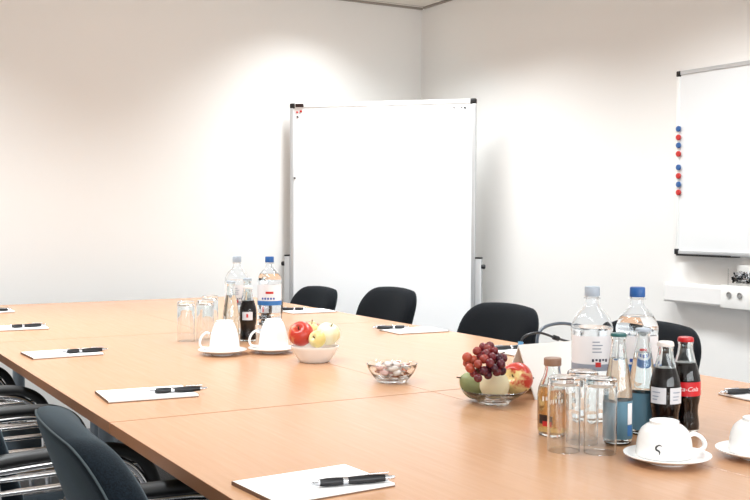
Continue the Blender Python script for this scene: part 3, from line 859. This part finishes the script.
EMB = FACE - HR - 0.40
g, g2 = 'white saucers', 'white coffee cups'
sa = make_saucer('white saucer under the cup in front of the cola bottles', g); put(sa, 667, 462.5)
cu = make_cup('white upturned coffee cup in front of the cola bottles', g2)
q = at(664, 459.5); cu.location = (q.x, q.y, TZ + 0.0083); cu.rotation_euler = (0, 0, HR)
put(dup(sa, (0, 0, 0), 0, 'white saucer cut by the right frame edge'), 759, 458)
q = at(757, 456); dup(cu, (q.x, q.y, TZ + 0.0083), HR, 'white upturned coffee cup cut by the right frame edge')
put(dup(sa, (0, 0, 0), 0, 'white saucer under the leftmost cup, beside the far glasses'), 222.5, 354.5)
q = at(224.5, 353.5); cl = make_cup('white upturned coffee cup beside the far glasses, leftmost of all', g2, True)
cl.location = (q.x, q.y, TZ + 0.0083); cl.rotation_euler = (0, 0, math.radians(155))
put(dup(sa, (0, 0, 0), 0, 'white saucer next to the white fruit bowl'), 272, 352.5)
q = at(273.5, 351.5); dup(cl, (q.x, q.y, TZ + 0.0083), math.radians(152), 'white upturned coffee cup next to the white fruit bowl')

# ------------------------------------------------------------------ fruit
def apple_mesh(r, squash=0.92):
    pr = []
    for k in range(25):
        a = -PI / 2 + PI * k / 24
        rr = r * math.cos(a) * (1 + 0.08 * math.sin(a))
        z = r * squash * math.sin(a)
        ca = max(0, 1 - (abs(rr) / (0.5 * r)))
        z -= math.copysign(1, a) * ca ** 1.4 * r * (0.38 if a > 0 else 0.2)
        pr.append((max(rr, 0) if 0 < k < 24 else 0, z))
    bm = lathe(pr, 40)
    for v in bm.verts:
        an = math.atan2(v.co.y, v.co.x)
        f = 1 + 0.018 * math.cos(5 * an) * (1 if v.co.z < 0 else 0.4)
        v.co.x *= f; v.co.y *= f
    return bm
def pear_mesh(r, l=1.35):
    pr = ball_arc([(0, -0.95 * r), (0.3 * r, -0.98 * r), (0.75 * r, -0.72 * r), (1.0 * r, -0.1 * r), (0.86 * r, 0.5 * r), (0.55 * r, 0.95 * r), (0.36 * r, l * r * 0.98), (0.16 * r, l * r * 1.1), (0, l * r * 1.08)], 4)
    return lathe([(max(a, 0), b) for a, b in pr], 40)
def fruit(name, bm, mt, px, py, dep, label, cat, rot, stem_z, group, r):
    """centre seen at px, py, dep metres behind the middle of its bowl (at bq)"""
    d = pixray(px, py)
    k = (bq - CAM).xy.dot(fw.xy.normalized()) + dep
    q = CAM + d * (k / d.xy.dot(fw.xy.normalized()))
    t = thing(name, label, cat, (q.x, q.y, q.z), 0, group)
    t.rotation_euler = [math.radians(a) for a in rot]
    obj('skin', bm, mt, t, angle=80)
    obj('stem', tube(spline([(0, 0, stem_z - 0.008), (0.001, 0, stem_z + 0.004), (0.004, 0.001, stem_z + 0.014)], 4), 0.0016, 8), M['stem'], t)
    if name == 'apple':
        bm = bmesh.new()
        for k in range(5):
            a = 2 * PI * k / 5
            add_tube(bm, [(0.002 * math.cos(a), 0.002 * math.sin(a), -r * 0.74), (0.006 * math.cos(a), 0.006 * math.sin(a), -r * 0.80)], [0.0016, 0.0005], 6)
        obj('calyx', bm, M['stem'], t)
    return t

# glass fruit bowl near the bottles
bq = at(494, 403)
def bowl_shell(pr_out, wall, foot_in):
    inn = [(max(r - wall, 0), z + wall * (0.6 if r > 0.02 else 1)) for r, z in pr_out[::-1]]
    return pr_out, inn
t = thing('glass_bowl', 'low clear glass bowl holding grapes, pears and an apple', 'bowl', (bq.x, bq.y, TZ))
gp = [(0, 0.004), (0.030, 0.004), (0.032, 0.0), (0.036, 0.0), (0.038, 0.004), (0.046, 0.010), (0.058, 0.017), (0.068, 0.024), (0.0745, 0.0305), (0.0758, 0.0318), (0.0745, 0.0325),
      (0.0722, 0.0312), (0.066, 0.0255), (0.056, 0.0190), (0.044, 0.0125), (0.032, 0.0088), (0, 0.0085)]
obj('dish', lathe(gp, 64), M['glass'], t, angle=50)
g = 'fruit in the glass bowl'
fruit('pear', pear_mesh(0.033, 1.15), M['pear_green'], 475, 385, 0.030, 'green pear at the left side of the glass bowl', 'pear', (-20, 60, 150), 0.038, g, 0.033)
fruit('pear', pear_mesh(0.0345, 1.05), M['pear_cream'], 494.5, 384.5, -0.020, 'cream pear at the front of the glass bowl, under the grapes', 'pear', (-12, 10, 40), 0.036, g, 0.034)
fruit('apple', apple_mesh(0.0385), M['apple_two'], 517, 379, 0.030, 'red and yellow apple at the right side of the glass bowl', 'apple', (68, 0, -64), 0.022, g, 0.0385)

# grapes: one bunch
q0 = at(487, 371, TZ + 0.085)
t = thing('bunch_of_grapes', 'bunch of red grapes lying on top of the glass fruit bowl', 'grapes', (q0.x, q0.y, q0.z))
gpos = []
gm = None
def px_off(px, py, dep):
    """a point seen at px, py, dep metres behind the bunch centre"""
    d = pixray(px, py); base = (q0 - CAM).length
    return CAM + d.normalized() * (base + dep) - q0
GR = [(467, 357, 0), (477, 351, 0.012), (488, 349, 0.02), (494, 351, 0.022), (499, 358, 0.012), (470, 368, -0.004), (478, 364, -0.012), (484, 359, -0.004), (490, 363, -0.014), (484, 371, -0.014),
      (494, 368, -0.012), (497, 372, -0.003), (478, 378, -0.022), (501, 364, 0.0), (473, 360, 0.01), (486, 354, 0.006), (492, 357, 0.002), (488, 375, -0.004), (474, 373, 0.006), (502, 371, 0.012),
      (481, 356, 0.014), (497, 361, 0.020), (467, 363, 0.012), (489, 369, 0.008), (480, 370, 0.012), (503, 358, 0.022), (483, 347, 0.03), (490, 346, 0.034)]
for k, (px, py, dep) in enumerate(GR):
    rg = random.uniform(0.0093, 0.0106)
    if gm is None:
        bm = bmesh.new(); bmesh.ops.create_uvsphere(bm, u_segments=20, v_segments=14, radius=0.010)
        gm = o = obj('grape', bm, M['grape'], t, angle=80)
    else:
        o = gm.copy(); COL.objects.link(o); o.parent = t
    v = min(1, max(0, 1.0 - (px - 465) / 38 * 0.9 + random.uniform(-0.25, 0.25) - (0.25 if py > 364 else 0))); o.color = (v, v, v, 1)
    o.location = px_off(px, py, dep); o.scale = (rg / 0.01, rg / 0.01, rg / 0.0092)
    o.rotation_euler = (random.uniform(-1, 1), random.uniform(-1, 1), 0)
    gpos.append(Vector(o.location))
bm = bmesh.new()
ctr = sum(gpos, Vector()) / len(gpos)
main = [px_off(505, 352, 0.03), px_off(495, 356, 0.02), ctr + Vector((0, 0, 0.004)), px_off(476, 362, 0.004), px_off(478, 372, -0.004)]
add_tube(bm, spline(main, 6), 0.0016, 8)
for p in gpos:
    near_p = min(spline(main, 6), key=lambda a: (a - p).length)
    if (near_p - p).length > 0.004: add_tube(bm, [near_p, p], 0.0008, 6)
obj('stem', bm, M['stem'], t)

# white bowl with apples in the far group
bq = at(314.5, 361.5)
t = thing('white_bowl', 'small white china bowl of apples on the table', 'bowl', (bq.x, bq.y, TZ))
wp = [(0, 0.003), (0.036, 0.003), (0.038, 0.0), (0.043, 0.0), (0.046, 0.003), (0.058, 0.020), (0.068, 0.038), (0.0725, 0.046), (0.0725, 0.0475), (0.0705, 0.0478), (0.066, 0.038), (0.056, 0.021), (0.044, 0.007), (0, 0.0065)]
obj('dish', lathe(wp, 64), M['china'], t, angle=50)
g = 'apples in the white bowl'
fruit('apple', apple_mesh(0.038), M['apple_red'], 301, 334, 0.0, 'red apple at the left of the white bowl', 'apple', (48, 0, -50), 0.022, g, 0.038)
fruit('apple', apple_mesh(0.026), M['apple_pale'], 317.5, 339, -0.034, 'small pale yellow apple at the front of the white bowl', 'apple', (70, 0, -62), 0.016, g, 0.026)
fruit('apple', apple_mesh(0.036), M['apple_white'], 328, 334, 0.018, 'large pale apple at the right of the white bowl', 'apple', (20, 10, 0), 0.020, g, 0.036)
fruit('apple', apple_mesh(0.028), M['apple_two'], 311.5, 330, 0.052, 'pale apple with a blush behind the red one in the white bowl', 'apple', (10, -12, 30), 0.018, g, 0.030)

# glass dish of sweets
bq = at(392, 381.5)
t = thing('candy_bowl', 'small clear glass bowl of wrapped sweets alone on the open table', 'bowl', (bq.x, bq.y, TZ))
cp = [(0, 0.004), (0.032, 0.004), (0.034, 0.0), (0.038, 0.0), (0.040, 0.004), (0.048, 0.012), (0.057, 0.024), (0.064, 0.038), (0.0655, 0.046), (0.0668, 0.047), (0.0655, 0.0482), (0.0632, 0.047),
      (0.0612, 0.038), (0.0545, 0.026), (0.0455, 0.0145), (0.034, 0.009), (0, 0.0085)]
obj('dish', lathe(cp, 64), M['glass'], t, angle=50)
def make_sweet(mt, label):
    t = thing('wrapped_sweet', label, 'sweet', (0, 0, 0), 0, 'wrapped sweets in the glass bowl')
    pr = [(0, -0.0115), (0.004, -0.011), (0.0062, -0.008), (0.0070, 0.0), (0.0062, 0.008), (0.004, 0.011), (0, 0.0115)]
    bm = lathe(pr, 16); bmesh.ops.rotate(bm, cent=(0, 0, 0), matrix=Matrix.Rotation(PI / 2, 3, 'Y'), verts=bm.verts)
    obj('core', bm, mt, t)
    for s in (-1, 1):
        bm = bmesh.new(); n = 9
        a = [bm.verts.new((s * 0.0105, 0.002 * math.cos(PI * k / 8), 0.002 * math.sin(PI * k / 8))) for k in range(n)]
        b = [bm.verts.new((s * 0.019, -0.008 + 0.016 * k / 8, 0.0022 * (-1) ** k)) for k in range(n)]
        for k in range(n - 1): bm.faces.new((a[k], a[k + 1], b[k + 1], b[k]))
        bmesh.ops.solidify(bm, geom=bm.faces[:], thickness=0.0004)
        obj('wrapper_end', bm, mt, t)
    return t
base_s = {'white': make_sweet(M['wrap_white'], 'white wrapped sweet in the glass bowl'),
          'pink': make_sweet(M['wrap_pink'], 'pink wrapped sweet in the glass bowl'),
          'brown': make_sweet(M['wrap_brown'], 'brown wrapped sweet in the glass bowl')}
used = set()
slots = []
for ring, (rad, z, cnt) in enumerate(((0.018, 0.0175, 4), (0.034, 0.0265, 6), (0.018, 0.033, 4), (0.040, 0.0395, 6), (0.012, 0.046, 3))):
    for k in range(cnt):
        a = 2 * PI * (k + 0.37 * ring) / cnt
        slots.append((bq.x + rad * math.cos(a), bq.y + rad * math.sin(a), TZ + z, a))
for i, (x, y, z, a) in enumerate(slots):
    kind = ('brown', 'pink', 'white')[i % 3] if i < 10 else ('white', 'pink', 'white')[i % 3]
    b = base_s[kind]
    if kind not in used: used.add(kind); o = b
    else: o = dup(b, (0, 0, 0), 0)
    o.location = (x, y, z); o.rotation_euler = (random.uniform(-.3, .3), random.uniform(-.25, .25), a + PI / 2 + random.uniform(-.4, .4))

# ------------------------------------------------------------------ white hood with cables
hx0 = 0.150
def hood():
    t = thing('cable_hood', 'white tent-shaped cable hood standing behind the juice bottle', 'cable hood', (hx0, -0.150, TZ))
    d, h, ln, th = 0.066, 0.123, 0.30, 0.003
    for s in (-1, 1):
        bm = bmesh.new()
        n = Vector((0, s * h, d)).normalized() * th
        prof = [Vector((0, s * d, 0)), Vector((0, 0.0, h)), Vector((0, 0, h)) - Vector((0, 0, th * 1.9)), Vector((0, s * d, 0)) - Vector((0, s * th * 1.2, 0))]
        A = [bm.verts.new(p) for p in prof]; Bv = [bm.verts.new(p + Vector((ln, 0, 0))) for p in prof]
        bm.faces.new(A); bm.faces.new(Bv[::-1])
        for k in range(4): bm.faces.new((A[k], Bv[k], Bv[(k + 1) % 4], A[(k + 1) % 4]))
        obj('panel', bm, M['white_plastic'], t, smooth=False)
    for x in (0.012,):
        bm = bmesh.new()
        pth = Vector((x, -d * 0.62, h * 0.38)); nn = Vector((0, -h, d)).normalized()
        add_tube(bm, [pth, pth + nn * 0.002], 0.0022, 10)
        obj('screw', bm, M['black_plastic'], t)
hood()
def behind(px, py, y):
    d = pixray(px, py); return CAM + d * ((y - CAM.y) / d.y)
def cable(name, pix, rad, mt, label):
    t = thing(name, label, 'cable')
    pts = [behind(px, py, y) for px, py, y in pix]
    t.location = pts[0]
    o = obj('cord', tube(spline([p - pts[0] for p in pts], 10), rad, 12), mt, t)
    return t, pts
YR = -0.150
t, pts = cable('connector_cable', [(520.5, 345, YR + 0.01), (523, 338, YR + 0.012), (530, 334, YR + 0.015), (541, 333, YR + 0.02), (556, 338, YR + 0.03), (575, 343.5, YR + 0.05), (600, 352, YR + 0.10), (613, 365.5, YR + 0.135), (622, 371.3, YR + 0.15), (636, 373, YR + 0.16)], 0.0030, M['cable'],
               'thin black cable with a blue plug looping over the white cable hood')
b0 = Vector((0, 0, 0))
obj('plug', tube([b0 + Vector((-0.003, -0.002, -0.012)), b0 + Vector((0.001, 0, 0.008))], 0.0065, 12), M['plug_blue'], t)
p4 = behind(556, 338, YR + 0.03) - pts[0]; d4 = (behind(560, 339.2, YR + 0.033) - behind(552, 336.6, YR + 0.027)).normalized()
obj('ferrite_bead', tube([p4 - d4 * 0.009, p4 + d4 * 0.009], 0.0062, 12), M['black_plastic'], t)
t, pts = cable('power_cable', [(537.5, 350, YR + 0.028), (537, 344, YR + 0.03), (538, 335, YR + 0.04), (544, 327.5, YR + 0.06), (556, 323.8, YR + 0.085), (570, 324.2, YR + 0.095), (590, 330, YR + 0.11), (606, 346, YR + 0.14), (612, 362, YR + 0.165), (622, 367.2, YR + 0.18), (640, 369.8, YR + 0.19)], 0.0042, M['cable_grey'],
               'thick slate-grey cable arching behind the white cable hood')
obj('plug', tube([Vector((0, 0, -0.02)), Vector((0, 0, 0.016))], 0.008, 12), M['black_plastic'], t)

# ------------------------------------------------------------------ world and view
w = bpy.data.worlds.new('world'); bpy.context.scene.world = w; w.use_nodes = True
w.node_tree.nodes['Background'].inputs[0].default_value = (0.9, 0.95, 1, 1)
w.node_tree.nodes['Background'].inputs[1].default_value = 0.3
sc = bpy.context.scene
sc.view_settings.view_transform = 'Standard'; sc.view_settings.look = 'None'
sc.view_settings.exposure = 0.15; sc.view_settings.gamma = 1.0
sc.view_settings.use_curve_mapping = False
sc.cycles.max_bounces = 20; sc.cycles.transmission_bounces = 16; sc.cycles.glossy_bounces = 8; sc.cycles.diffuse_bounces = 6
sc.cycles.transparent_max_bounces = 16
